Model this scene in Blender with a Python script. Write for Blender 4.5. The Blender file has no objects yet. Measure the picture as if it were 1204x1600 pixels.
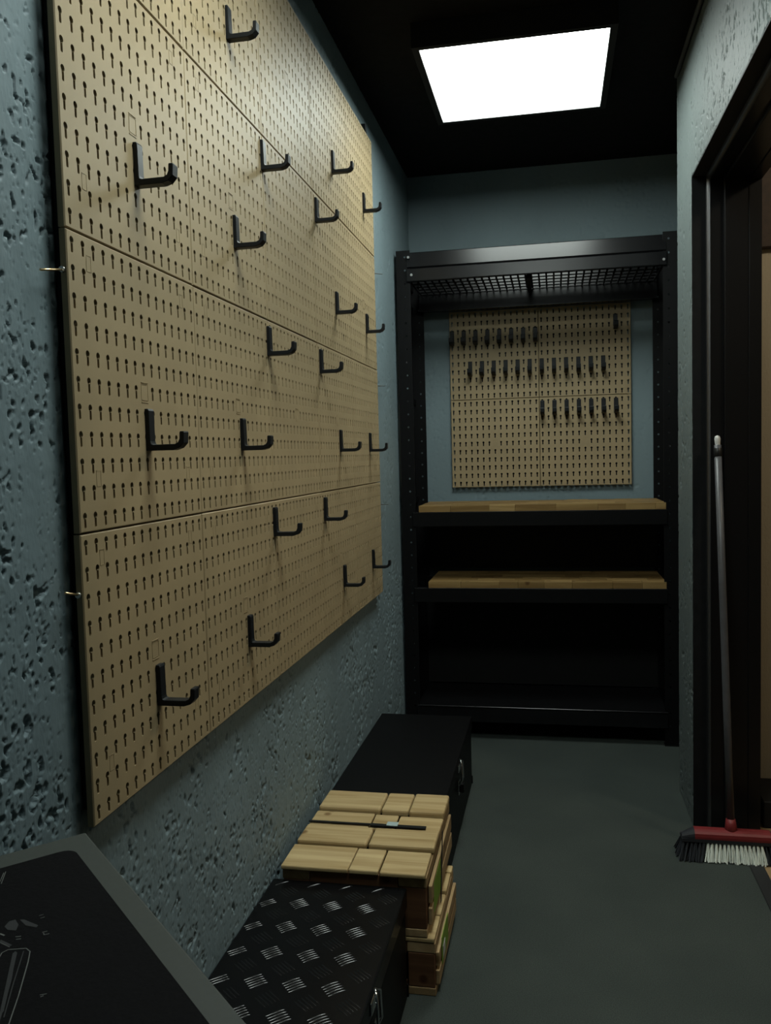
import bpy, bmesh, math, random
import numpy as np
from mathutils import Vector, Matrix
random.seed(7)
RNG = np.random.default_rng(11)
scene = bpy.context.scene
C = scene.collection

# ------------------------------------------------------------------ camera
F_PX, YAW, PIT, ROL, CX, CZ = 1334.71, -0.1957, -0.0652, -0.0262, 0.6161, 1.2
def cam_axes():
    f = Vector((math.sin(YAW)*math.cos(PIT), math.cos(YAW)*math.cos(PIT), math.sin(PIT)))
    r = Vector((math.cos(YAW), -math.sin(YAW), 0)); u = r.cross(f)
    return r*math.cos(ROL)+u*math.sin(ROL), -r*math.sin(ROL)+u*math.cos(ROL), f
r_, u_, f_ = cam_axes()
cam = bpy.data.objects.new('camera', bpy.data.cameras.new('camera'))
cam.matrix_world = Matrix(((r_.x, u_.x, -f_.x, CX), (r_.y, u_.y, -f_.y, 0.0), (r_.z, u_.z, -f_.z, CZ), (0, 0, 0, 1)))
cam.data.sensor_fit = 'HORIZONTAL'; cam.data.sensor_width = 36.0
cam.data.lens = F_PX/1204*36.0
cam.data.clip_start = 0.02
C.objects.link(cam); scene.camera = cam

# ------------------------------------------------------------------ world, light level, exposure
LAMP_STRENGTH = 19.5          # emission of the ceiling panel's diffuser
LAMP_COLOR = (0.90, 1.0, 0.94)
LAMP2_Y = 1.31               # the room's second ceiling panel, just above the frame
HALL_STRENGTH = 125.0
world = bpy.data.worlds.new('world'); scene.world = world; world.use_nodes = True
world.node_tree.nodes['Background'].inputs[0].default_value = (0, 0, 0, 1)
world.node_tree.nodes['Background'].inputs[1].default_value = 0.0
vs = scene.view_settings
vs.view_transform = 'Standard'; vs.look = 'None'; vs.gamma = 1.0; vs.exposure = 0.0
try: vs.use_curve_mapping = False
except Exception: pass

# ------------------------------------------------------------------ materials
def nm(name):
    m = bpy.data.materials.new(name); m.use_nodes = True
    nt = m.node_tree; return m, nt, nt.nodes['Principled BSDF']
def N(nt, typ, **kw):
    n = nt.nodes.new(typ)
    for k, v in kw.items():
        if k in n.inputs: n.inputs[k].default_value = v
        else: setattr(n, k, v)
    return n
def coords(nt, scale=(1, 1, 1), kind='Object'):
    t = N(nt, 'ShaderNodeTexCoord'); mp = N(nt, 'ShaderNodeMapping')
    mp.inputs['Scale'].default_value = scale
    nt.links.new(t.outputs[kind], mp.inputs['Vector']); return mp.outputs['Vector']
def ramp(nt, src, stops):
    r = N(nt, 'ShaderNodeValToRGB'); el = r.color_ramp.elements
    while len(el) < len(stops): el.new(0.5)
    for e, (p, c) in zip(el, stops):
        e.position = p; e.color = (*c, 1) if len(c) == 3 else c
    nt.links.new(src, r.inputs[0]); return r.outputs[0]
def bump(nt, b, src, strength, dist, prev=None):
    n = N(nt, 'ShaderNodeBump'); n.inputs['Strength'].default_value = strength; n.inputs['Distance'].default_value = dist
    nt.links.new(src, n.inputs['Height'])
    if prev is not None: nt.links.new(prev, n.inputs['Normal'])
    nt.links.new(n.outputs[0], b.inputs['Normal']); return n.outputs[0]
K = 0.60     # overall paint reflectance
def plain(name, col, rough=0.5, metal=0.0, spec=0.5, noise=0.0, nscale=40, bmp=0.0):
    if metal == 0: col = tuple(c*K for c in col); spec = spec*K
    m, nt, b = nm(name)
    b.inputs['Base Color'].default_value = (*col, 1); b.inputs['Roughness'].default_value = rough
    b.inputs['Metallic'].default_value = metal; b.inputs['Specular IOR Level'].default_value = spec
    if noise or bmp:
        t = N(nt, 'ShaderNodeTexNoise', Scale=nscale, Detail=5.0)
        nt.links.new(coords(nt), t.inputs['Vector'])
        if noise:
            lo = [max(0, c*(1-noise)) for c in col]; hi = [min(1, c*(1+noise)) for c in col]
            nt.links.new(ramp(nt, t.outputs[0], [(0.3, lo), (0.7, hi)]), b.inputs['Base Color'])
        if bmp: bump(nt, b, t.outputs[0], 1.0, bmp)
    return m
def rough_wall(name, col, fine=0.0006, stretch=(1, 1, 0.45)):
    col = tuple(c*K for c in col)
    # rough wall paint: faint tone variation and a fine grain
    m, nt, b = nm(name)
    v = coords(nt, stretch)
    big = N(nt, 'ShaderNodeTexNoise', Scale=3.0, Detail=4.0); nt.links.new(v, big.inputs['Vector'])
    nt.links.new(ramp(nt, big.outputs[0], [(0.3, [c*0.92 for c in col]), (0.7, [c*1.08 for c in col])]), b.inputs['Base Color'])
    b.inputs['Roughness'].default_value = 0.62; b.inputs['Specular IOR Level'].default_value = 0.22
    fn = N(nt, 'ShaderNodeTexNoise', Scale=160.0, Detail=4.0); nt.links.new(v, fn.inputs['Vector'])
    bump(nt, b, fn.outputs[0], 1.0, fine)
    return m
def wood(name, c1, c2, axis='x', rough=0.6, grain=1.0, tone=0.3):
    c1 = tuple(c*K for c in c1); c2 = tuple(c*K for c in c2)
    m, nt, b = nm(name)
    s = {'x': (2.2, 38, 38), 'y': (38, 2.2, 38), 'z': (38, 38, 2.2)}[axis]
    t = N(nt, 'ShaderNodeTexCoord'); oi = N(nt, 'ShaderNodeObjectInfo')
    ad = N(nt, 'ShaderNodeVectorMath', operation='ADD'); nt.links.new(t.outputs['Object'], ad.inputs[0])
    sc = N(nt, 'ShaderNodeMath', operation='MULTIPLY'); nt.links.new(oi.outputs['Random'], sc.inputs[0]); sc.inputs[1].default_value = 17.0
    nt.links.new(sc.outputs[0], ad.inputs[1])
    mp = N(nt, 'ShaderNodeMapping'); mp.inputs['Scale'].default_value = s; nt.links.new(ad.outputs[0], mp.inputs['Vector'])
    n = N(nt, 'ShaderNodeTexNoise', Scale=1.0*grain, Detail=6.0, Roughness=0.6, Distortion=0.6); nt.links.new(mp.outputs[0], n.inputs['Vector'])
    col = ramp(nt, n.outputs[0], [(0.3, c1), (0.68, c2)])
    k = N(nt, 'ShaderNodeTexVoronoi', Scale=11.0); nt.links.new(ad.outputs[0], k.inputs['Vector'])
    kn = ramp(nt, k.outputs['Distance'], [(0.08, (0.30, 0.2, 0.13)), (0.15, (1, 1, 1))])
    m1 = N(nt, 'ShaderNodeMix', data_type='RGBA', blend_type='MULTIPLY'); m1.inputs[0].default_value = 0.8
    nt.links.new(col, m1.inputs[6]); nt.links.new(kn, m1.inputs[7])
    tn = ramp(nt, oi.outputs['Random'], [(0.0, (1-tone, 1-tone*1.1, 1-tone*1.25)), (1.0, (1, 1, 1))])
    m2 = N(nt, 'ShaderNodeMix', data_type='RGBA', blend_type='MULTIPLY'); m2.inputs[0].default_value = 1.0
    nt.links.new(m1.outputs[2], m2.inputs[6]); nt.links.new(tn, m2.inputs[7])
    nt.links.new(m2.outputs[2], b.inputs['Base Color']); b.inputs['Roughness'].default_value = rough
    b.inputs['Specular IOR Level'].default_value = 0.18
    bump(nt, b, n.outputs[0], 0.6, 0.0008)
    return m
M = {}
WALL = (0.252, 0.332, 0.362)
M['wall_left'] = rough_wall('pitted_grey_blue_paint', WALL, 0.0006)
M['wall'] = rough_wall('grey_blue_paint', WALL, 0.0005)
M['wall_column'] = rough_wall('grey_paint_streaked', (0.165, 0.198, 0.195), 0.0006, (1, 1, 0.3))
M['reveal'] = plain('dark_reveal_paint', (0.014, 0.015, 0.0165), 0.6, spec=0.15, noise=0.2)
M['ceiling'] = plain('black_ceiling_paint', (0.016, 0.015, 0.014), 0.85, spec=0.2, noise=0.25, nscale=30)
M['beige'] = rough_wall('beige_plaster', (0.56, 0.49, 0.37), 0.0016)
M['brown'] = plain('dark_brown_wood', (0.045, 0.025, 0.015), 0.6, noise=0.3)
M['tile'] = plain('tan_plastic', (0.46, 0.349, 0.196), 0.54, spec=0.6, noise=0.07, nscale=9, bmp=0.0002)
M['hook'] = plain('black_plastic', (0.0125, 0.0145, 0.017), 0.42, spec=0.38, noise=0.15, nscale=90)
M['black'] = plain('black_powder_coat', (0.006, 0.006, 0.0065), 0.42, spec=0.25, noise=0.2, nscale=60, bmp=0.0001)
M['black_gloss'] = plain('black_gloss_paint', (0.008, 0.008, 0.009), 0.24, noise=0.2, nscale=20)
M['frame'] = plain('black_door_frame', (0.008, 0.008, 0.009), 0.32, spec=0.35)
M['black_matt'] = plain('black_matt', (0.008, 0.008, 0.008), 0.7, noise=0.2)
M['chest'] = plain('black_chest_paint', (0.004, 0.004, 0.0045), 0.5, spec=0.22, noise=0.3, nscale=50, bmp=0.0001)
M['tread'] = plain('black_tread_plate', (0.005, 0.005, 0.0055), 0.27, metal=0.0, spec=0.32)
M['tread_bar'] = plain('worn_black_tread_bar', (0.012, 0.012, 0.0125), 0.16, spec=0.9)
M['edge'] = plain('worn_steel_edge', (0.13, 0.13, 0.135), 0.42, metal=1.0)
M['chrome'] = plain('chrome', (0.55, 0.55, 0.56), 0.14, metal=1.0)
M['steel'] = plain('zinc_steel', (0.5, 0.5, 0.5), 0.35, metal=1.0)
M['brass'] = plain('brass_rod', (0.75, 0.55, 0.30), 0.32, metal=1.0)
M['crate_x'] = wood('pale_pine_along_x', (0.52, 0.35, 0.15), (0.90, 0.69, 0.37), 'x', tone=0.26)
M['crate_y'] = wood('pale_pine_along_y', (0.45, 0.29, 0.14), (0.66, 0.47, 0.25), 'y', tone=0.3)
M['crate_dark'] = wood('reddish_brown_stringer', (0.13, 0.06, 0.028), (0.24, 0.12, 0.06), 'x', tone=0.2)
M['shelf'] = wood('butcher_block_oak', (0.32, 0.19, 0.07), (0.54, 0.36, 0.15), 'x', rough=0.5, tone=0.42)
M['strap'] = plain('black_strap', (0.012, 0.012, 0.012), 0.4)
M['green'] = plain('lime_green_label', (0.28, 0.46, 0.03), 0.5)
M['white'] = plain('white_label', (0.8, 0.8, 0.78), 0.5)
M['foil'] = plain('pale_foil', (0.55, 0.68, 0.68), 0.25, metal=0.4)
M['red'] = plain('red_plastic', (0.26, 0.032, 0.034), 0.42, noise=0.1)
M['cap'] = plain('dark_grey_plastic', (0.035, 0.038, 0.045), 0.5)
M['bristle_white'] = plain('pale_grey_bristle', (1.25, 1.32, 1.22), 0.6)
M['bristle_dark'] = plain('dark_grey_bristle', (0.045, 0.05, 0.06), 0.6)
M['tube'] = plain('grey_coated_tube', (0.10, 0.10, 0.108), 0.38, noise=0.08)
M['white_plastic'] = plain('white_plastic', (0.75, 0.75, 0.73), 0.4)
M['table'] = plain('grey_laminate', (0.058, 0.067, 0.058), 0.6, noise=0.05, nscale=200)
M['mat'] = plain('black_rubber_mat', (0.0062, 0.006, 0.0068), 0.8, spec=0.1, noise=0.3, nscale=300, bmp=0.0003)
M['print'] = plain('pale_grey_print', (0.16, 0.165, 0.155), 0.7)
M['print_dim'] = plain('dim_grey_print', (0.024, 0.025, 0.027), 0.7)
M['grey_rim'] = plain('pale_grey_rim', (0.30, 0.31, 0.31), 0.5)
M['conduit'] = plain('grey_conduit', (0.12, 0.105, 0.09), 0.5)
def emitter(name, col, s):
    m, nt, b = nm(name); b.inputs['Base Color'].default_value = (0.9, 0.9, 0.9, 1)
    b.inputs['Emission Color'].default_value = (*col, 1); b.inputs['Emission Strength'].default_value = s
    return m
M['lamp'] = emitter('lit_diffuser', LAMP_COLOR, LAMP_STRENGTH)
M['hall_lamp'] = emitter('lit_hall_globe', (1.0, 0.86, 0.62), HALL_STRENGTH)
def floor_mat():
    m, nt, b = nm('dark_grey_green_carpet')
    v = coords(nt)
    n1 = N(nt, 'ShaderNodeTexNoise', Scale=420.0, Detail=3.0); nt.links.new(v, n1.inputs['Vector'])
    n2 = N(nt, 'ShaderNodeTexNoise', Scale=3.5, Detail=5.0); nt.links.new(v, n2.inputs['Vector'])
    a = ramp(nt, n1.outputs[0], [(0.3, (0.026, 0.032, 0.029)), (0.7, (0.054, 0.064, 0.059))])
    c = ramp(nt, n2.outputs[0], [(0.3, (0.82, 0.84, 0.84)), (0.7, (1.1, 1.1, 1.08))])
    mx = N(nt, 'ShaderNodeMix', data_type='RGBA', blend_type='MULTIPLY'); mx.inputs[0].default_value = 1
    nt.links.new(a, mx.inputs[6]); nt.links.new(c, mx.inputs[7]); nt.links.new(mx.outputs[2], b.inputs['Base Color'])
    b.inputs['Roughness'].default_value = 0.8; b.inputs['Specular IOR Level'].default_value = 0.15
    bump(nt, b, n1.outputs[0], 0.7, 0.0012)
    return m
M['floor'] = floor_mat()
M['threshold'] = plain('black_rubber_edge', (0.022, 0.023, 0.025), 0.6)
M['parquet'] = wood('tan_laminate', (0.38, 0.24, 0.12), (0.55, 0.38, 0.21), 'y', rough=0.4, tone=0.15)

# ------------------------------------------------------------------ mesh helpers
def bm_new(): return bmesh.new()
def box(bm, x0, x1, y0, y1, z0, z1, bev=0.0, seg=1, mat=None):
    r = bmesh.ops.create_cube(bm, size=1.0)
    vs_ = r['verts']
    for v in vs_:
        v.co = Vector((x0+(v.co.x+.5)*(x1-x0), y0+(v.co.y+.5)*(y1-y0), z0+(v.co.z+.5)*(z1-z0)))
    if bev > 0:
        es = list({e for v in vs_ for e in v.link_edges})
        r2 = bmesh.ops.bevel(bm, geom=es, offset=bev, segments=seg, affect='EDGES', profile=0.5)
        vs_ = list({v for f in r2['faces'] for v in f.verts} | set(v for v in vs_ if v.is_valid))
    if mat is not None:
        bmesh.ops.transform(bm, matrix=mat, verts=vs_)
    return vs_
def tube(bm, pts, rad, seg=12, cap=True):
    """round tube through points; rad is one radius or one per point"""
    pts = [Vector(p) for p in pts]; n = len(pts)
    if not hasattr(rad, '__len__'): rad = [rad]*n
    rings = []; up = None
    for i, p in enumerate(pts):
        d = (pts[min(i+1, n-1)]-pts[max(i-1, 0)]).normalized()
        if up is None:
            a = Vector((0, 0, 1)) if abs(d.z) < .9 else Vector((1, 0, 0)); up = (a-d*a.dot(d)).normalized()
        else: up = (up-d*up.dot(d)).normalized()
        s = d.cross(up)
        rings.append([bm.verts.new(p+(up*math.cos(2*math.pi*k/seg)+s*math.sin(2*math.pi*k/seg))*rad[i]) for k in range(seg)])
    for a, b in zip(rings, rings[1:]):
        for k in range(seg): bm.faces.new((a[k], a[(k+1) % seg], b[(k+1) % seg], b[k])).smooth = True
    if cap: bm.faces.new(rings[0][::-1]); bm.faces.new(rings[-1])
def prism(bm, poly, fn0, fn1, bev=0.0):
    """extrude a 2D polygon; fn0/fn1 map (a,b) to the two end caps"""
    A = [bm.verts.new(fn0(*p)) for p in poly]; B = [bm.verts.new(fn1(*p)) for p in poly]
    n = len(poly); fs = [bm.faces.new(A[::-1]), bm.faces.new(B)]
    for k in range(n): fs.append(bm.faces.new((A[k], A[(k+1) % n], B[(k+1) % n], B[k])))
    bmesh.ops.recalc_face_normals(bm, faces=fs)
    if bev:
        es = list({e for f in fs[:2] for e in f.edges})
        bmesh.ops.bevel(bm, geom=es, offset=bev, segments=2, affect='EDGES', profile=0.5)
def mesh_of(bm, name, mat, recalc=True):
    if recalc: bmesh.ops.recalc_face_normals(bm, faces=bm.faces[:])
    me = bpy.data.meshes.new(name); bm.to_mesh(me); bm.free()
    if mat is not None: me.materials.append(M[mat])
    return me
def link(name, me, parent=None, loc=None, rot=None):
    o = bpy.data.objects.new(name, me); C.objects.link(o)
    if parent is not None: o.parent = parent
    if loc is not None: o.location = loc
    if rot is not None: o.rotation_euler = rot
    return o
def part(name, bm, mat, parent=None, **kw):
    return link(name, mesh_of(bm, name, mat), parent, **kw)
def thing(name, label, cat, loc=(0, 0, 0), rotz=0.0, group=None):
    o = bpy.data.objects.new(name, None); C.objects.link(o)
    o.location = loc; o.rotation_euler = (0, 0, rotz); o.empty_display_size = 0.05
    o['label'] = label; o['category'] = cat
    if group: o['group'] = group
    return o
def tag(o, label, cat, group=None):
    o['label'] = label; o['category'] = cat
    if group: o['group'] = group
    return o
def struct(name, bm, mat, parent=None):
    o = part(name, bm, mat, parent)
    if parent is None: o['kind'] = 'structure'
    return o

# ------------------------------------------------------------------ room dimensions (metres)
WX0, WX1 = -0.025, 1.035            # left wall face, right wall face
YB, YF, H = 3.950, -1.30, 2.468    # back wall, wall behind the camera, ceiling
YC, XA = 3.080, 1.165               # corner of the right wall, alcove side face
DY0, DY1, DZ = 1.55, 2.773, 2.020   # doorway
XO = 1.228                          # outer face of the right wall

# left wall: rendered surface with real pits, worm-eaten and clustered
def lattice(seed):
    g = np.random.default_rng(seed).uniform(0, 1, (512, 512))
    def f(u, v):
        i = np.floor(u).astype(int); j = np.floor(v).astype(int); a = u-i; b = v-j
        a = a*a*(3-2*a); b = b*b*(3-2*b); i0, j0, i1, j1 = i % 512, j % 512, (i+1) % 512, (j+1) % 512
        return (g[i0, j0]*(1-a)+g[i1, j0]*a)*(1-b)+(g[i0, j1]*(1-a)+g[i1, j1]*a)*b
    return f
def wall_height(Y, Z):
    l1, l2, l3, l4, l5 = (lattice(k) for k in (1, 2, 3, 4, 5))
    Y = Y+3.0; Z = Z+1.0
    wy = Y+.006*(l5(Y*60, Z*45)-.5); wz = Z+.008*(l4(Y*70+9, Z*50)-.5)
    n = .62*l1(wy/.0085, wz/.0125)+.26*l2(wy/.0042, wz/.0060)+.12*l3(wy/.0022, wz/.0028)
    dens = .6*l4(Y/.085, Z/.11)+.4*l5(Y/.035, Z/.055)
    thr = .80-.20*np.clip((dens-.25)/.5, 0, 1)
    p = np.clip((n-thr)/.075, 0, 1); p = p*p*(3-2*p)
    m = np.clip((l2(wy/.0040+70, wz/.0055)*.7+l3(wy/.002, wz/.003)*.3-.76+.10*(dens-.5))/.06, 0, 1)
    h = -.0052*p*(.55+.9*l3(wy/.02, wz/.02))-.0020*m
    rim = np.clip(1-np.abs(n-thr+.04)/.05, 0, 1)
    h += .0006*rim*(p < .05)+.0010*(l1(Y/.03+5, Z/.04)-.5)+.0005*(l2(Y/.012, Z/.012)-.5)
    return np.clip(h, -.0075, .0016)
def pitted(name, mat, blocks, place, parent_boxes=None):
    """blocks: (a0, a1, z0, z1, da, dz, amount); place(a, z, h) gives the point, h > 0 towards the room"""
    VS, QS, off = [], [], 0
    for a0, a1, z0, z1, da, dz, amt in blocks:
        ny = max(2, int(round((a1-a0)/da))+1); nz = max(2, int(round((z1-z0)/dz))+1)
        Y, Z = np.meshgrid(np.linspace(a0, a1, ny), np.linspace(z0, z1, nz), indexing='ij')
        h = np.full(Y.shape, -.001) if amt == 0 else amt*wall_height(Y, Z)
        VS.append(np.stack(place(Y, Z, h), -1).reshape(-1, 3))
        idx = np.arange(ny*nz).reshape(ny, nz)+off; off += ny*nz
        QS.append(np.stack([idx[:-1, :-1], idx[1:, :-1], idx[1:, 1:], idx[:-1, 1:]], -1).reshape(-1, 4))
    if parent_boxes:
        bm = bm_new()
        for bx in parent_boxes: box(bm, *bx)
        bm.verts.index_update()
        VS.append(np.array([v.co[:] for v in bm.verts])); QS.append(np.array([[v.index+off for v in f.verts] for f in bm.faces])); bm.free()
    V = np.concatenate(VS).astype(np.float32); Q = np.concatenate(QS)
    me = bpy.data.meshes.new(name)
    me.vertices.add(len(V)); me.vertices.foreach_set('co', V.ravel())
    me.loops.add(Q.size); me.loops.foreach_set('vertex_index', Q.ravel().astype(np.int32))
    me.polygons.add(len(Q)); me.polygons.foreach_set('loop_start', np.arange(0, Q.size, 4, dtype=np.int32))
    sm = np.ones(len(Q), dtype=bool)
    if parent_boxes: sm[-6*len(parent_boxes):] = False
    me.polygons.foreach_set('use_smooth', sm)
    me.update(calc_edges=True); me.validate()
    me.materials.append(M[mat])
    o = link(name, me); o['kind'] = 'structure'
pitted('wall_left', 'wall_left', [
    (YF, .30, 0, H, .1, .1, 0), (.30, .80, 0, H, .0042, .0045, 1), (.80, 1.06, 0, H, .0020, .0024, 1), (1.06, 2.3, 0, .74, .0028, .0030, 1), (2.3, YB+.1, 0, .74, .0050, .0042, .9),
    (1.06, 2.98, .74, 2.28, .1, .1, 0),          # hidden behind the pegboard
    (1.06, 2.98, 2.28, H, .006, .006, .8), (2.98, YB+.1, .74, H, .0060, .0050, .5)],
    lambda a, z, h: (WX0+h, a, z))
pitted('wall_back', 'wall', [(WX0-.02, XA+.02, 0, H, .0055, .0055, .45)], lambda a, z, h: (a, YB-h, z), [(WX0-.12, XA+.13, YB+.01, YB+.1, 0, H)])
bm = bm_new(); box(bm, WX0-.12, XO, YF-.1, YF, 0, H); struct('wall_front', bm, 'wall')
e_ = .0045   # the boxes' room faces lie behind the pitted skin
pitted('wall_right', 'wall_column', [(DY0, DY1, DZ+.0005, H, .0035, .0035, .75), (DY1+.0005, YC, 0, H, .0035, .0040, .55)],
       lambda a, z, h: (WX1-h, a, z*1.0), [
    (WX1, XO, YF, DY0, 0, H),                # before the doorway
    (WX1+e_, XO, DY0, DY1, DZ, H),           # over the doorway
    (WX1+e_, XO, DY1, YC, 0, H),             # pier between doorway and alcove
    (XA, XA+.12, YC, YB, 0, H)])             # alcove side
bm = bm_new(); box(bm, WX0-.12, XO+1.5, YF-.1, YB+.1, H, H+.1); struct('ceiling', bm, 'ceiling')
bm = bm_new(); box(bm, WX0-.12, 1.150, YF-.1, YB+.1, -.1, 0); box(bm, 1.150, XO, YF-.1, DY0, -.1, -.0005)
box(bm, 1.150, XO, DY1, YB+.1, -.1, -.0005); struct('floor', bm, 'floor')
bm = bm_new(); box(bm, 1.150, 1.190, DY0, DY1, -.1, 0.003, 0.002); struct('trim_1', bm, 'threshold')
# room beyond the doorway
fl = bpy.data.objects.new('floor_beyond', None); C.objects.link(fl); fl['kind'] = 'structure'
for k in range(12):
    x0 = 1.190+k*0.125
    bm = bm_new(); box(bm, x0+.0006, x0+.1244, .2, 3.0, -.012, -.001, 0.001)
    part('plank', bm, 'parquet', fl)
bm = bm_new(); box(bm, XO+.02, XO+1.5, 3.0, 3.1, 0, H); struct('wall_beyond', bm, 'beige')
bm = bm_new(); box(bm, XO+1.5, XO+1.6, .2, 3.1, 0, H); struct('wall_beyond_right', bm, 'beige')
bm = bm_new(); box(bm, XO+.002, XO+1.5, .1, .2, 0, H); struct('wall_beyond_front', bm, 'beige')
bm = bm_new(); box(bm, XO+.02, XO+1.5, 2.795, 3.0, 0, .086, 0.003); struct('baseboard_shade_beyond', bm, 'black_matt')  # black baseboard, drawn deep to stand in for the shaded floor before it
bm = bm_new(); box(bm, XO+.02, XO+1.5, 2.972, 3.0, 1.835, H-.001, 0.004); struct('trim_2', bm, 'brown')

# doorway lining: black steel with stepped profile
d = bpy.data.objects.new('door_1', None); C.objects.link(d); d['kind'] = 'structure'; d.location = (WX1, DY1, 0)
def lining(name, prof, mapf, a0, a1, mat):
    bm = bm_new(); prism(bm, prof, lambda p, q: mapf(p, q, a0), lambda p, q: mapf(p, q, a1))
    for f in bm.faces: f.smooth = False
    o = part(name, bm, mat, d); return o
def rounded(p0, n=4):  # quarter-round nose
    return p0
RV = .040
# profile (x offset from wall face, depth into the opening); each fold has a rounded nose
def nose(cx, cy, r, a0, a1, n=5):
    return [(cx+r*math.cos(math.radians(a0+(a1-a0)*k/n)), cy+r*math.sin(math.radians(a0+(a1-a0)*k/n))) for k in range(n+1)]
fold1 = [(RV, 0)]+[(RV, .003), (RV+.010, .003), (RV+.010, .020)]+[(.088, .020), (.088, 0)]
fold2 = [(.088, 0)]+nose(.0915, .0275, .0035, 180, 90)+[(.155, .031), (.155, 0)]
fold3 = [(.155, 0)]+nose(.1585, .0305, .0035, 180, 90, 4)+[(.192, .034), (.192, .0)]
strip = [(RV-.0005, .0005)]+[(RV-.0005, .012)]+nose(RV+.0095, .012, .010, 180, 90, 6)+[(RV+.0095, .0005)]
jambx = [('edge_strip', strip, 'edge'), ('reveal', [(0.0005, 0), (0.0005, .004), (RV, .004), (RV, 0)], 'reveal'),
         ('frame_fold', fold1, 'frame'), ('frame_fold', fold2, 'frame'), ('frame_fold', fold3, 'frame')]
for nme, pr, mt in jambx:
    lining(nme, pr, lambda p, q, a: Vector((p, -q, a)), 0.0, DZ-.002, mt)
    lining({'reveal': 'head_reveal', 'frame_fold': 'head_fold', 'edge_strip': 'edge_strip'}[nme], pr, lambda p, q, a: Vector((p, a, DZ-q)), -.004, DY0-DY1+.004, mt if nme != 'reveal' else 'black_matt')
    lining(nme, pr, lambda p, q, a: Vector((p, DY0-DY1+q, a)), 0.0, DZ-.002, mt)

# ------------------------------------------------------------------ pegboards
TW = 0.4; NC, NR = 15, 11
def keyhole(cx, cz):
    r = .0047; s = .0026; hz = cz+.0050; zb = cz-.0115
    a0 = -math.acos(s/r)
    pts = []
    arc = 6
    right = []
    for k in range(arc+1):     # from the top down the right side
        a = math.pi/2+(a0-math.pi/2)*k/arc
        right.append((cx+r*math.cos(a), hz+r*math.sin(a)))
    right += [(cx+s, zb+.0012), (cx+s*.55, zb), (cx, zb)]
    left = [(2*cx-p, q) for p, q in right]
    return right, left
def tile_mesh():
    """one 40 cm tile: x = across, z = up, front face at y = 0 looking to -y"""
    bm = bm_new(); e = .0010; ch = .0016; dp = .0045
    x0, x1, z0, z1 = e, TW-e, e, TW-e
    px, pz = TW/NC, TW/NR    # hole pitch
    cache = {}
    def V(x, y, z):
        k = (round(x, 6), round(y, 6), round(z, 6))
        if k not in cache: cache[k] = bm.verts.new((x, y, z))
        return cache[k]
    fx0, fx1, fz0, fz1 = x0+ch, x1-ch, z0+ch, z1-ch
    def gx(i): return fx0 if i == 0 else fx1 if i == NC else i*px
    def gz(j): return fz0 if j == 0 else fz1 if j == NR else j*pz
    for i in range(NC):
        for j in range(NR):
            a0, a1, b0, b1 = gx(i), gx(i+1), gz(j), gz(j+1); cx = (i+.5)*px; cz = (j+.5)*pz
            if (i, j) == (7, 5):
                bm.faces.new([V(a0, 0, b0), V(cx, 0, b0), V(a1, 0, b0), V(a1, 0, b1), V(cx, 0, b1), V(a0, 0, b1)])
                continue
            R, L = keyhole(cx, cz)
            fr = [V(cx, 0, b0), V(a1, 0, b0), V(a1, 0, b1), V(cx, 0, b1)]+[V(p, 0, q) for p, q in R]
            fl_ = [V(cx, 0, b1), V(a0, 0, b1), V(a0, 0, b0), V(cx, 0, b0)]+[V(p, 0, q) for p, q in L[::-1]]
            bm.faces.new(fr); bm.faces.new(fl_)
            ring = R+L[::-1][1:-1]
            for k in range(len(ring)):
                p, q = ring[k], ring[(k+1) % len(ring)]
                bm.faces.new((V(p[0], 0, p[1]), V(p[0], dp, p[1]), V(q[0], dp, q[1]), V(q[0], 0, q[1])))
    # chamfered rim and skirt
    xs = [gx(i) for i in range(NC+1)]; mid = sorted(xs+[(i+.5)*px for i in range(NC)]); zsx = [gz(j) for j in range(NR+1)]
    def rim(pts, off):
        for p, q in zip(pts, pts[1:]):
            o1, o2 = off(p), off(q)
            bm.faces.new((V(p[0], 0, p[1]), V(o1[0], ch, o1[1]), V(o2[0], ch, o2[1]), V(q[0], 0, q[1])))
            bm.faces.new((V(o1[0], ch, o1[1]), V(o1[0], .010, o1[1]), V(o2[0], .010, o2[1]), V(o2[0], ch, o2[1])))
    cl = lambda x: x0 if x <= fx0 else x1 if x >= fx1 else x
    cz_ = lambda z: z0 if z <= fz0 else z1 if z >= fz1 else z
    rim([(x, fz0) for x in mid], lambda p: (cl(p[0]), z0)); rim([(x, fz1) for x in mid], lambda p: (cl(p[0]), z1))
    rim([(fx0, z) for z in zsx], lambda p: (x0, cz_(p[1]))); rim([(fx1, z) for z in zsx], lambda p: (x1, cz_(p[1])))
    # moulded outlines: blank label field in the middle, four clip marks
    def ridge(a0, a1, b0, b1, t=.0007, h=.0005):
        box(bm, a0, a1, -h, .0002, b0, b0+t); box(bm, a0, a1, -h, .0002, b1-t, b1)
        box(bm, a0, a0+t, -h, .0002, b0, b1); box(bm, a1-t, a1, -h, .0002, b0, b1)
    cx, cz = 7.5*px, 5.5*pz
    ridge(cx-.011, cx+.011, cz-.012, cz+.013)
    box(bm, cx-.011, cx+.011, -.0007, .0002, cz-.0155, cz-.0142); box(bm, cx-.011, cx+.011, -.0009, .0002, cz+.0145, cz+.0155)
    for u in (2, 13):
        for w in (2, 10):
            ridge(u*px-.006, u*px+.006, w*pz-.011, w*pz+.011, .0006, .0004)
    bmesh.ops.recalc_face_normals(bm, faces=bm.faces[:])
    return mesh_of(bm, 'pegboard_tile', 'tile', recalc=False)
TILE = tile_mesh()
PY0, PZ0 = 1.0272, 0.7071           # near bottom corner of the long pegboard, whose face is x = 0
pb = thing('pegboard', 'long tan pegboard of twenty square tiles covering the pitted left wall', 'pegboard', (0, PY0, PZ0))
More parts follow.
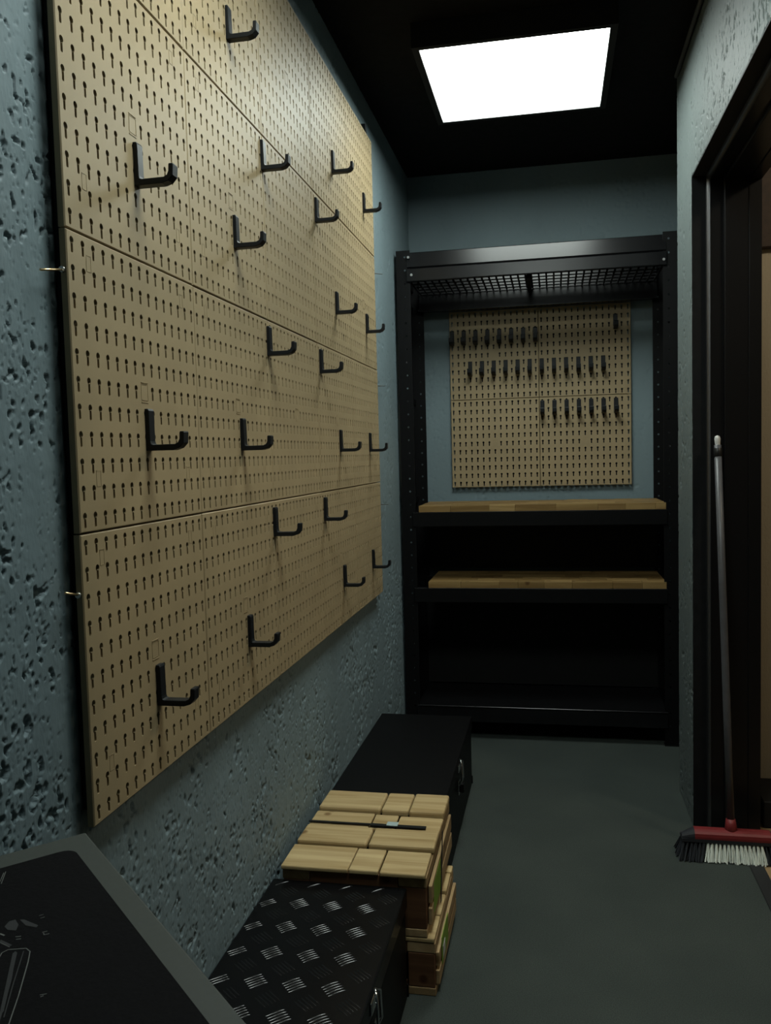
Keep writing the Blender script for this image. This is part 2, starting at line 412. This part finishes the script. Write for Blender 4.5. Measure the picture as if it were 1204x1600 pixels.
for j in range(4):
    for i in range(5):
        link('pegboard_tile', TILE, pb, (RNG.uniform(-.0006, .0004), i*TW, j*TW), (0, 0, math.pi/2))
bm = bm_new()
box(bm, -.0225, -.0102, .012, 5*TW-.012, .02, 4*TW-.02)
part('backing_frame', bm, 'black_matt', pb)
for zr, ln, dz, fz in ((1.850, .050, -.010, .032), (1.453, .050, -.0105, .012), (1.026, .032, .008, -.010)):
    zr -= PZ0
    bm = bm_new(); tube(bm, [(-.0065, -ln, zr+dz), (-.0065, .0012, zr)], .0015, 8); part('rod', bm, 'brass', pb)
    bm = bm_new(); tube(bm, [(-.0065, -.003, zr), (-.0065, .0012, zr)], .0042, 6); part('nut', bm, 'steel', pb)
    bm = bm_new(); tube(bm, [(-.0065, 5*TW-.0012, zr), (-.0065, 5*TW+.17, zr+fz)], .0014, 8); part('rod', bm, 'conduit', pb)
bm = bm_new(); box(bm, -.022, .001, 2.931-PY0, 2.946-PY0, 4*TW-.0005, 4*TW+.028, .001); part('mounting_clip', bm, 'hook', pb)

PX, PYB, PZT = 0.1551, 3.9274, 1.846
rb = thing('pegboard', 'tan pegboard of four square tiles on the back wall inside the rack', 'pegboard', (PX, PYB, PZT-2*TW))
for j in range(2):
    for i in range(2):
        link('pegboard_tile', TILE, rb, (i*TW, (i+j)*.0004, j*TW))
bm = bm_new(); box(bm, .015, 2*TW-.015, .0105, YB-PYB-.0005, .015, 2*TW-.015); part('backing_frame', bm, 'black_matt', rb)

# ------------------------------------------------------------------ hooks
def hook_mesh():
    """strap against the board (y = 0), arm towards -y, width along x from 0, top of strap at z = 0"""
    hz = .0645; bm = bm_new()
    P = [(0, 0), (.0445, 0), (.055, .0032), (.0625, .011), (.0635, .0265), (.0625, .0285), (.0570, .0285), (.0560, .0265), (.0555, .0175), (.053, .012), (.0475, .0095),
         (.0125, .0092), (.009, .0105), (.0078, .0145), (.0072, .0615), (.0055, .0645), (0, .0645)]
    w = .0185
    prism(bm, P, lambda a, b: Vector((0, -a, b-hz)), lambda a, b: Vector((w, -a, b-hz)), .0011)
    return mesh_of(bm, 'hook', 'hook')
HOOK = hook_mesh()
COLY = {7: 1.2245, 22: 1.633, 29: 1.816, 45: 2.246, 52: 2.441, 67: 2.850}
rowtop = lambda rr: PZ0+4*TW-rr*TW/NR
names_row = ['top', 'second', 'third', 'bottom']; names_col = ['first', 'second', 'third', 'fourth', 'fifth']
hooks = [(7, r, 11*r+6.18, 'middle') for r in (1, 2, 3)]+[(22, r, 11*r+6.15, 'middle') for r in (0, 1, 2, 3)] + \
        [(29, r, 11*r+.40, 'upper corner') for r in (1, 2, 3)]+[(45, r, 11*r+.40, 'upper corner') for r in (1, 2, 3)] + \
        [(52, r, 11*r+6.22, 'middle') for r in (0, 1, 2, 3)]+[(67, r, 11*r+6.22, 'middle') for r in (0, 1, 2, 3)]
for c, r, rr, where in hooks:
    o = link('pegboard_hook', HOOK, None, (-.0003, COLY[c], rowtop(rr)), (0, 0, math.pi/2))
    far = 'far' if c == 29 else 'near'
    w_ = 'middle' if where == 'middle' else 'top %s corner' % far
    tag(o, 'black J hook at %s of %s tile, %s row of left pegboard' % (w_, names_col[c//15], names_row[r]), 'hook', 'J hooks on the long left pegboard')
ordn = ['first', 'second', 'third', 'fourth', 'fifth', 'sixth', 'seventh', 'eighth', 'ninth', 'tenth', 'eleventh', 'twelfth']
def back_hook(col, row, label):
    x = PX+(col+.5)*TW/NC-.0093; z = PZT-row*TW/NR
    o = link('pegboard_hook', HOOK, None, (x, PYB+.0003, z)); tag(o, label, 'hook', 'hooks on the rear pegboard')
for k in range(8): back_hook(2*k, 2.40, 'black hook in upper row on rear pegboard, %s from left' % ordn[k])
for k in range(12): back_hook(3+2*k, 6.25, 'black hook in long middle row on rear pegboard, %s from left' % ordn[k])
for k in range(7): back_hook(15+2*k, 11.40, 'black hook in lower row on rear pegboard, %s from left' % ordn[k])
back_hook(27, 1.35, 'lone black hook near top right corner of rear pegboard')

# ------------------------------------------------------------------ ceiling light
LZ = 2.408; LIP = 2.395            # diffuser, bottom edge of the frame around it
def panel_lamp(label, cx, cy):
    t = thing('ceiling_light', label, 'light', (cx, cy, H))
    hx, hy = .2755, .2835
    bm = bm_new(); fw = .020; zt = -.001; zb = LIP-H
    for a in ((-hx-fw, -hx, -hy-fw, hy+fw), (hx, hx+fw, -hy-fw, hy+fw), (-hx, hx, -hy-fw, -hy), (-hx, hx, hy, hy+fw)):
        box(bm, *a, zb, zt, .0008)
    part('frame', bm, 'black_matt', t)
    bm = bm_new()
    for a in ((-hx+.0002, -hx+.0014, -hy, hy), (hx-.0014, hx-.0002, -hy, hy), (-hx+.0014, hx-.0014, -hy+.0002, -hy+.0014), (-hx+.0014, hx-.0014, hy-.0014, hy-.0002)):
        box(bm, *a, zb+.0006, LZ-H)
    part('inner_rim', bm, 'grey_rim', t)
    bm = bm_new(); box(bm, -hx+.0015, hx-.0015, -hy+.0015, hy-.0015, LZ-H, LZ-H+.006); part('diffuser', bm, 'lamp', t)
panel_lamp('square glowing white panel lamp in a black frame on the black ceiling', .515, 2.872)
panel_lamp('second white panel lamp on the ceiling, nearer the camera than the first', .514, LAMP2_Y)
bm = bm_new(); tube(bm, [(1.0255, 1.2, 2.420), (1.0265, 3.03, 2.420)], .0065, 10)
o = part('conduit', bm, 'conduit'); tag(o, 'thin grey conduit high on right wall just below the ceiling', 'pipe')
# lamp of the room beyond, out of view but lighting its beige wall
t = thing('ceiling_light', 'round white globe lamp on ceiling of the room beyond the doorway', 'light', (1.95, 2.0, H))
bm = bm_new(); tube(bm, [(0, 0, -.001), (0, 0, -.03)], .06, 20); part('lamp_base', bm, 'white_plastic', t)
bm = bm_new(); bmesh.ops.create_uvsphere(bm, u_segments=20, v_segments=12, radius=.075, matrix=Matrix.Translation((0, 0, -.10)))
part('globe', bm, 'hall_lamp', t)

# ------------------------------------------------------------------ steel rack
RY0, RY1 = 3.534, 3.895; RXL, RXR = -.013, 1.100; RH = 2.043
rk = thing('storage_rack', 'tall black steel storage rack against the back wall', 'rack', (.5*(RXL+RXR), RY0, 0))
ox = .5*(RXL+RXR)
def holed_plate(bm, x0, x1, z0, z1, y, t, n, rad, cxo):
    """plate in the xz plane with a column of round holes"""
    cache = {}
    def V(x, yy, z):
        k = (round(x, 6), round(yy, 6), round(z, 6))
        if k not in cache: cache[k] = bm.verts.new((x, yy, z))
        return cache[k]
    m_ = 8
    for k in range(n):
        b0 = z0+(z1-z0)*k/n; b1 = z0+(z1-z0)*(k+1)/n; cz = .5*(b0+b1); cx = cxo
        for yy in (y, y+t):
            R = [(cx+rad*math.sin(math.pi*i/m_), cz+rad*math.cos(math.pi*i/m_)) for i in range(m_+1)]
            L = [(2*cx-p, q) for p, q in R]
            bm.faces.new([V(cx, yy, b0), V(x1, yy, b0), V(x1, yy, b1), V(cx, yy, b1)]+[V(p, yy, q) for p, q in R])
            bm.faces.new([V(cx, yy, b1), V(x0, yy, b1), V(x0, yy, b0), V(cx, yy, b0)]+[V(p, yy, q) for p, q in L[::-1]])
        ring = R+L[::-1][1:-1]
        for i in range(len(ring)):
            p, q = ring[i], ring[(i+1) % len(ring)]
            bm.faces.new((V(p[0], y, p[1]), V(p[0], y+t, p[1]), V(q[0], y+t, q[1]), V(q[0], y, q[1])))
        for xx in (x0, x1): bm.faces.new((V(xx, y, b0), V(xx, y+t, b0), V(xx, y+t, b1), V(xx, y, b1)))
    for zz in (z0, z1):
        bm.faces.new((V(x0, y, zz), V(cxo, y, zz), V(x1, y, zz), V(x1, y+t, zz), V(cxo, y+t, zz), V(x0, y+t, zz)))
for side in (-1, 1):
    xe = (RXL if side < 0 else RXR)-ox
    xi = xe-side*.058
    for front in (True, False):
        bm = bm_new()
        yy = 0.0 if front else RY1-RY0-.003
        holed_plate(bm, min(xe, xi), max(xe, xi), 0.002, RH, yy, .003, 38, .0042, xe-side*.036)
        box(bm, min(xe, xe-side*.003), max(xe, xe-side*.003), 0.003 if front else yy-.055, .058 if front else yy, 0.002, RH)
        part('post', bm, 'black', rk)
        bm = bm_new(); box(bm, min(xe, xi)-.0005, max(xe, xi)+.0005, yy-.0005 if front else yy-.04, yy+.04 if front else yy+.0035, 0, .004); part('foot', bm, 'black_matt', rk)
    # side braces
    xb = xe-side*.010
    D = RY1-RY0
    for za, zb_ in ((.18, .60), (1.03, 1.42), (1.46, 1.86)):
        bm = bm_new()
        tube(bm, [(xb, .05, za), (xb, D*.5, .5*(za+zb_)), (xb, D-.05, zb_)], .007, 8); part('diagonal_brace', bm, 'black', rk)
    for za in (.10, 1.0, 1.44, 1.95):
        bm = bm_new(); box(bm, xb-.004, xb+.004, .004, D-.004, za-.014, za+.014, .001); part('side_rail', bm, 'black', rk)
XI0, XI1 = RXL+.045-ox, RXR-.045-ox
def front_beam(z0, z1, zs, name='beam'):
    bm = bm_new()
    P = [(.0035, z0), (-.008, z0), (-.0095, z0+.003), (-.0095, zs-.002), (-.0075, zs), (.002, zs+.001), (-.004, zs+.008), (.003, z1-.003), (.006, z1), (.036, z1), (.036, z1-.004), (.008, z1-.006), (.0035, zs)]
    prism(bm, P, lambda a, b: Vector((XI0, a, b)), lambda a, b: Vector((XI1, a, b)))
    return part(name, bm, 'black_gloss', rk)
front_beam(1.914, 2.034, 1.966)
D = RY1-RY0
def cbeam(y0, y1, z0, z1, name='beam', mat='black'):
    bm = bm_new(); box(bm, XI0, XI1, y0, y1, z0, z1, .0015); return part(name, bm, mat, rk)
bm = bm_new(); prism(bm, [(D-.050, 1.842), (D-.035, 2.030), (D-.004, 2.030), (D-.004, 1.842)], lambda a, b: Vector((XI0, a, b)), lambda a, b: Vector((XI1, a, b)))
part('rear_beam', bm, 'black_gloss', rk)
for zz in (.963, .644):
    cbeam(-.006, .030, zz-.062, zz-.002); cbeam(D-.034, D-.004, zz-.062, zz-.002, 'rear_beam')
cbeam(-.006, .030, .075, .137, mat='black_gloss'); cbeam(D-.034, D-.004, .075, .137, 'rear_beam')
bm = bm_new(); box(bm, XI0+.002, XI1-.002, -.008, D-.004, .1375, .142, .001); part('bottom_deck', bm, 'black_gloss', rk)
# two wire mesh panels under the top beam, a bar between
for a, b in ((XI0+.01, -.012-.02), (.012-.02, XI1-.01)):
    bm = bm_new(); z = 1.918
    nx = int((b-a)/.029); ny = 4
    for k in range(nx+1):
        x = a+(b-a)*k/nx; tube(bm, [(x, .038, z), (x, D-.056, z)], .0042, 6)
    for k in range(ny+1):
        y = .042+(D-.104)*k/ny; tube(bm, [(a, y, z+.005), (b, y, z+.005)], .0026, 6)
    part('wire_mesh', bm, 'black', rk)
bm = bm_new(); box(bm, -.028, -.012, .036, D-.053, 1.902, 1.930, .001); part('deck_bar', bm, 'black', rk)
for za, zb_ in ((.146, .575), (.680, .895)):  # black sheets added to imitate the deep shade behind the lower shelves
    bm = bm_new(); box(bm, XI0, XI1, D-.0035, D-.0015, za, zb_); part('shade_panel', bm, 'black_matt', rk)
for x, z in ((XI0+.008, 2.012), (XI1-.010, 1.935), (XI0+.020, 1.940)):
    bm = bm_new(); tube(bm, [(x, -.0135, z), (x, -.006, z)], [.0055, .0062], 6); part('bolt', bm, 'steel', rk)

# wooden shelf boards made of glued staves
def shelf(z0, x0, x1, label):
    t = thing('shelf_board', label, 'shelf', (.5*(x0+x1), RY0-.004, z0))
    rnd = random.Random(int(z0*1000)); L = x1-x0; dep = RY1-RY0-.03; n = 6
    for r in range(n):
        y0 = dep*r/n; y1 = dep*(r+1)/n; x = -L/2; 
        while x < L/2-.01:
            w = rnd.uniform(.07, .17); xe = min(L/2, x+w)
            if L/2-xe < .04: xe = L/2
            dz = rnd.uniform(-.0008, .0006)
            bm = bm_new(); box(bm, x+.0003, xe-.0003, y0+.0002+(rnd.uniform(-.0012, .0008) if r == 0 else 0), y1-.0002, 0, .0265+dz, .0007)
            part('stave', bm, 'shelf', t); x = xe
shelf(.9615, .058, 1.050, 'golden wooden shelf board below the rear pegboard, upper of the two')
shelf(.6425, .092, 1.051, 'golden brown wooden shelf board in rack, lower of the two')

# ------------------------------------------------------------------ black chests
def chest(label, x0, x1, y0, y1, zt, tread, latch_ys):
    t = thing('storage_chest', label, 'chest', (.5*(x0+x1), .5*(y0+y1), 0))
    hx, hy = .5*(x1-x0), .5*(y1-y0)
    bm = bm_new(); box(bm, -hx+.004, hx-.004, -hy+.004, hy-.004, 0, zt-.045, .004, 2); part('body', bm, 'chest', t)
    lid = bm_new(); box(lid, -hx, hx, -hy, hy, zt-.046, zt, .004, 2); part('lid', lid, 'chest' if not tread else 'tread', t)
    for s in (-1, 1):
        bm = bm_new(); box(bm, -hx+.001, hx-.001, s*hy-.004 if s > 0 else -hy+.001, hy-.001 if s > 0 else -hy+.004, .0, .03, .001); part('bottom_rail', bm, 'black', t)
    for ly in latch_ys:
        yl = ly-.5*(y0+y1)
        bm = bm_new(); box(bm, hx, hx+.004, yl-.020, yl+.020, zt-.034, zt-.010, .001)
        box(bm, hx, hx+.003, yl-.017, yl+.017, zt-.105, zt-.060, .001); l_ = part('latch', bm, 'chrome', t)
        bm = bm_new(); tube(bm, [(hx+.004, yl-.013, zt-.075), (hx+.014, yl-.014, zt-.055), (hx+.012, yl-.014, zt-.004), (hx+.006, yl, zt+.005),
                                 (hx+.012, yl+.014, zt-.004), (hx+.014, yl+.014, zt-.055), (hx+.004, yl+.013, zt-.075)], .0026, 8); part('latch_bail', bm, 'chrome', l_)
        bm = bm_new(); box(bm, hx+.003, hx+.018, yl-.012, yl+.012, zt-.098, zt-.070, .003, 2); part('latch_lever', bm, 'black', l_)
    if tread:
        bm = bm_new(); pitx, pity = .0366, .0455
        def bar(cx, cy, ang, L=.038, w=.0042, h=.0021):
            n = 7; c, s = math.cos(ang), math.sin(ang); pr = []
            for k in range(n+1):
                u = -1+2*k/n; ww = w*.5*max(0.06, (1-u*u))**.6; hh = h*max(0.0, 1-u*u)**.5
                bow = .0010*(1-u*u)
                pr.append([(u*L/2, -ww+bow, 0), (u*L/2, bow, hh), (u*L/2, ww+bow, 0)])
            vv = [[bm.verts.new((cx+p[0]*c-p[1]*s, cy+p[0]*s+p[1]*c, zt+p[2]-.0002)) for p in row] for row in pr]
            for a, b in zip(vv, vv[1:]):
                for k in range(2): bm.faces.new((a[k], b[k], b[k+1], a[k+1])).smooth = True
        X0, Y0 = .0705-.5*(x0+x1), 1.4225-.5*(y0+y1)
        for i in range(-8, 9):
            for j in range(-14, 15):
                cx, cy = X0+i*pitx, Y0+j*pity
                if (i+j) % 2 == 0 and i % 2: ang = 135
                else: ang = 45 if (i % 2 == 0 and j % 2 == 0) else 135 if (i % 2 and j % 2) else None
                if ang is None: continue
                ang = math.radians(40 if ang == 45 else 140)
                for k in range(5):
                    off = (k-2)*.0072; px_ = cx-math.sin(ang)*off; py_ = cy+math.cos(ang)*off
                    if abs(px_) < hx-.016 and abs(py_) < hy-.016: bar(px_, py_, ang)
        o = part('tread_bars', bm, 'tread_bar', t); o['kind'] = 'stuff'
    return t
chest('black chest with tread plate lid in front of the wooden crates', WX0+.003, .286, 1.05, 1.796, .25, True, [1.425])
chest('smooth black chest behind the wooden crates, beside the rack', WX0+.003, .312, 2.268, 3.048, .25, False, [2.59])

# ------------------------------------------------------------------ wooden crates
def crate(label, x0, x1, y0, y1, z0, z1, top, seed):
    rnd = random.Random(seed)
    t = thing('wooden_crate', label, 'crate', (.5*(x0+x1), .5*(y0+y1), z0))
    hx, hy, h = .5*(x1-x0), .5*(y1-y0), z1-z0
    def brd(name, a, mat, bev=.0018, ang=0):
        bm = bm_new(); box(bm, *a, bev, 2)
        o = part(name, bm, mat, t)
        if name in ('top_board', 'side_board'): o.rotation_euler = (rnd.uniform(-.004, .004), 0, rnd.uniform(-.009, .009))
        return o
    th = .0115
    # corner blocks, bottom runners and top rails
    bw = .060
    for sx in (-1, 1):
        xa, xb = (-hx+.003, -hx+.003+bw) if sx < 0 else (hx-.003-bw, hx-.003)
        for sy in (-1, 0, 1):
            yc = sy*(hy-.028)
            brd('block', (xa, xb, yc-.026, yc+.026, .0185, h-.036), 'crate_dark')
        brd('runner', (xa-.001, xb+.001, -hy+.001, hy-.001, 0, .018), 'crate_y')
        brd('rail', (xa-.002, xb+.002, -hy+.002, hy-.002, h-.0355, h-th-.0005), 'crate_y')
    for y in (-hy+.0005, hy-.0125):   # dark cross boards between the rails
        brd('cross_board', (-hx+.066, hx-.066, y, y+.012, h-.040, h-th-.001), 'crate_dark')
        brd('cross_board', (-hx+.066, hx-.066, y, y+.012, .002, .030), 'crate_dark')
    # side boards on the room side
    for za, zb_ in ((.020, .020+(h-.06)*.44), (.024+(h-.06)*.5, h-.040)):
        brd('side_board', (hx-.0025, hx+.006, -hy+.012+rnd.uniform(0, .01), hy-.012, za, zb_), 'crate_y')
    # top boards in four rows, each of butted pieces
    if top:
        rows = [(-hy-.004, -hy+.104, 0.000, [.475, .685], -.003), (-hy+.107, -hy+.205, .007, [.52], .002), (-hy+.212, -hy+.300, -.003, [.47, .66], 0), (-hy+.303, hy, .008, [.50, .72], .002)]
    else:
        rows = [(-hy, -hy+.1, 0, [.5], 0), (-hy+.104, -hy+.2, 0, [.6], 0), (-hy+.21, -hy+.3, 0, [.4], 0), (-hy+.306, hy, 0, [.55], 0)]
    for (ya, yb, dz, cuts, dx) in rows:
        xs = [0]+cuts+[1]
        for a, b in zip(xs, xs[1:]):
            xa = -hx+a*2*hx+.0014; xb = -hx+b*2*hx-.0014
            jz = rnd.uniform(-.0012, .0012); jy = rnd.uniform(-.004, .003)
            brd('top_board', (xa+dx, xb+dx, ya+jy, yb+rnd.uniform(-.003, .001), h-th, h+dz+jz), 'crate_x', .0055 if dz > .004 else .003)
    return t, hx, hy, h
lo, lx, ly, lh = crate('lower pale wooden crate on floor under another crate, green side label', .012, .346, 1.803, 2.150, 0, .133, False, 3)
up, ux, uy, uh = crate('upper slatted pine crate with black strap, between the two black chests', -.004, .330, 1.803, 2.222, .1335, .2815, True, 5)
bm = bm_new(); box(bm, lx+.0062, lx+.0072, -ly+.05, -ly+.16, .045, .108); part('label_sticker', bm, 'green', lo)
bm = bm_new(); box(bm, lx+.0073, lx+.0080, -ly+.065, -ly+.10, .052, .080); part('label_sticker', bm, 'white', lo)
bm = bm_new(); box(bm, ux+.0062, ux+.0072, -uy+.05, -uy+.17, .030, .100); part('label_sticker', bm, 'green', up)
# strap across the top, down the room side; a torn foil sticker on it
bm = bm_new(); yb = -uy+.222
box(bm, -ux+.0, -ux+.165, yb, yb+.008, uh+.0005, uh+.0025)
box(bm, -ux+.16, ux-.035, yb-.005, yb+.009, uh+.0005, uh+.0030)
prism(bm, [(-uy+.150, .002), (-uy+.160, .002), (-uy+.210, uh+.004), (-uy+.200, uh+.004)], lambda a, b: Vector((ux+.0075, a, b)), lambda a, b: Vector((ux+.0090, a, b)))
part('strap', bm, 'strap', up)
bm = bm_new(); box(bm, -ux+.200, -ux+.228, yb-.002, yb+.020, uh+.0032, uh+.0042); part('sticker', bm, 'foil', up)

# ------------------------------------------------------------------ broom
BY = 2.575
br = thing('broom', 'red push broom with grey handle leaning in the doorway', 'broom', (1.110, BY, 0))
def lens_box(bm, x0, x1, z0, z1, yw):   # softly domed bar
    n = 8
    P = []
    for k in range(n+1):
        a = math.pi*k/n; P.append((yw*math.cos(a), z0+.010+(z1-z0-.010)*math.sin(a)**.8))
    P = [(yw, z0)]+P+[(-yw, z0)]
    prism(bm, P, lambda a, b: Vector((x0, a, b)), lambda a, b: Vector((x1, a, b)))
bm = bm_new(); lens_box(bm, -.104, .106, .058, .086, .026); part('broom_head', bm, 'red', br)
for a, b in ((-.139, -.104), (.106, .141)):
    bm = bm_new(); lens_box(bm, a, b, .058, .085, .0255)
    tip = a if a < 0 else b
    for v in bm.verts:
        if abs(v.co.x-tip) < 1e-4: v.co.y *= .55; v.co.z = .058+(v.co.z-.058)*.30
    part('end_cap', bm, 'cap', br)
bm = bm_new(); lens_box(bm, -.140, .142, .052, .0580, .0265); part('underlay', bm, 'cap', br)
def bristles(bm, cols, seed, xf):
    rnd = random.Random(seed)
    for c in cols:
        for row in range(4):
            for k in range(12):
                bx = c+rnd.uniform(-.0022, .0022); by = -.021+.014*row+rnd.uniform(-.002, .002)
                tx = xf(bx)+rnd.uniform(-.0065, .0065); ty = by*1.9+rnd.uniform(-.007, .007)
                tz = .0015+rnd.uniform(0, .005); r0, r1 = .0010, .0015
                A = [bm.verts.new((bx+r0*u, by+r0*v, .053)) for u, v in ((1, 0), (0, 1), (-1, 0), (0, -1))]
                B = [bm.verts.new((tx+r1*u, ty+r1*v, tz)) for u, v in ((1, 0), (0, 1), (-1, 0), (0, -1))]
                for q in range(4): bm.faces.new((A[q], A[(q+1) % 4], B[(q+1) % 4], B[q]))
                bm.faces.new(B)
xf = lambda x: x*1.10-.001
cols = [-.134+.0112*k for k in range(25)]
bm = bm_new(); bristles(bm, [c for c in cols if -.078 < c < .082], 1, xf); o = part('pale_bristles', bm, 'bristle_white', br); o['kind'] = 'stuff'; o['label'] = 'pale grey middle bristles'
bm = bm_new(); bristles(bm, [c for c in cols if not (-.078 < c < .082)], 2, xf); o = part('dark_bristles', bm, 'bristle_dark', br); o['kind'] = 'stuff'; o['label'] = 'dark grey outer bristles'
A = Vector((0, .002, .082)); B = Vector((-.010, DY1-.031-.013-BY, 1.236)); dv = B-A
pt = lambda s: A+dv*s
bm = bm_new(); tube(bm, [pt(0)-Vector((0, 0, .012)), pt(0.012), pt(.028)], [.020, .016, .0135], 14); part('socket', bm, 'red', br)
bm = bm_new(); tube(bm, [pt(.02), pt(.30), pt(.60), pt(.975)], .0108, 16); part('handle', bm, 'tube', br)
bm = bm_new(); tube(bm, [pt(.945), pt(.946), pt(.966), pt(.967)], [.0112, .0122, .0122, .0112], 16); part('collar', bm, 'strap', br)
bm = bm_new(); tube(bm, [pt(.966), pt(.972), pt(.980), pt(.992), pt(.998), pt(1.0)], [.0085, .0068, .0078, .0090, .0068, .002], 14); part('tip', bm, 'white_plastic', br)

# ------------------------------------------------------------------ small table and printed mat in the near left corner
TZ = 0.88
k_ = (CZ-TZ)/(CZ-.90)
tc = Vector((CX+(.237-CX)*k_, .618*k_, TZ)); d1 = Vector((.7234, -.6904, 0)); d2 = Vector((-.6904, -.7234, 0))
TL, TD = .58, .33
rotz = math.atan2(d1.y, d1.x)
# local axes: x along d1, y along -d2; corner at local (0, TD)
base = tc+d2*TD
tb = thing('side_table', 'grey topped table in the near left corner', 'table', (base.x, base.y, 0), rotz)
bm = bm_new(); box(bm, 0, TL, 0, TD, TZ-.022, TZ, .0015, 2); part('tabletop', bm, 'table', tb)
for x in (.05, TL-.05):
    for y in (.04, TD-.05):
        bm = bm_new(); box(bm, x-.014, x+.014, y-.014, y+.014, 0, TZ-.022, .002); part('leg', bm, 'black', tb)
for (a, b, c, d_) in ((.064, TL-.064, .03, .05), (.064, TL-.064, TD-.06, TD-.04)):
    bm = bm_new(); box(bm, a, b, c, d_, TZ-.060, TZ-.0225, .001); part('apron', bm, 'black', tb)
mt = thing('printed_mat', 'black mat printed with pale line drawings on the grey table', 'mat', (base.x, base.y, TZ), rotz)
mx0, mx1, my0, my1 = .030, TL-.025, .012, TD-.0185
def rrect(x0, x1, y0, y1, r, n=5):
    P = []
    for (cx, cy, a0) in ((x1-r, y1-r, 0), (x0+r, y1-r, 90), (x0+r, y0+r, 180), (x1-r, y0+r, 270)):
        for k in range(n+1):
            a = math.radians(a0+90*k/n); P.append((cx+r*math.cos(a), cy+r*math.sin(a)))
    return P
bm = bm_new(); prism(bm, rrect(mx0, mx1, my0, my1, .011), lambda a, b: Vector((a, b, .0002)), lambda a, b: Vector((a, b, .0022)))
part('mat_sheet', bm, 'mat', mt)
def P2(px, py):
    """a point of the photograph's print on the mat, in the table's local axes"""
    d = f_+r_*((px-602)/F_PX)-u_*((py-800)/F_PX)
    s = (TZ+.0022-CZ)/d.z; w = Vector((CX, 0, CZ))+d*s-base
    return (w.dot(d1), -w.dot(d2))
bm = bm_new(); bd = bm_new()
def stroke(b, pts, w):
    q = [P2(*p) for p in pts]
    for (ax, ay), (bx, by) in zip(q, q[1:]):
        dx, dy = bx-ax, by-ay; l = math.hypot(dx, dy) or 1; nx_, ny_ = -dy/l*w/2, dx/l*w/2
        b.faces.new([b.verts.new((x, y, .00235)) for x, y in ((ax-nx_, ay-ny_), (bx-nx_, by-ny_), (bx+nx_, by+ny_), (ax+nx_, ay+ny_))])
def patch(b, pts):
    b.faces.new([b.verts.new((*P2(*p), .00230)) for p in pts])
stroke(bm, [(-14, 1520), (3, 1489), (13, 1484), (41, 1482), (47, 1487), (44, 1503), (29, 1556), (14, 1600), (6, 1622)], .0007)
stroke(bd, [(24, 1487), (17, 1530), (3, 1580), (-6, 1610)], .0012); stroke(bd, [(37, 1486), (20, 1540), (6, 1590)], .0007)
patch(bd, [(20, 1489), (27, 1488), (6, 1580), (-2, 1590)])
patch(bd, [(7, 1448), (14, 1440), (24, 1437), (29, 1445), (25, 1454), (12, 1453)])
patch(bd, [(31, 1437), (38, 1437), (60, 1446), (57, 1449), (40, 1446)])
stroke(bm, [(0, 1459), (7, 1462)], .0012); stroke(bd, [(0, 1470), (17, 1478)], .002); stroke(bm, [(0, 1473), (15, 1480)], .0005)
for q in ([(61, 1431), (68, 1429)], [(63, 1435), (70, 1433)], [(66, 1457), (74, 1455)], [(68, 1461), (77, 1459)], [(68, 1458), (69, 1461)], [(24, 1464), (33, 1463)], [(25, 1468), (33, 1467)], [(62, 1555), (73, 1553)], [(63, 1558), (68, 1556)], [(0, 1378), (6, 1364)], [(2, 1381), (9, 1362)]):
    stroke(bm, q, .0006)
for nme, b_, m_ in (('print_lines', bm, 'print'), ('print_shading', bd, 'print_dim')):
    o = part(nme, b_, m_, mt); o['kind'] = 'stuff'
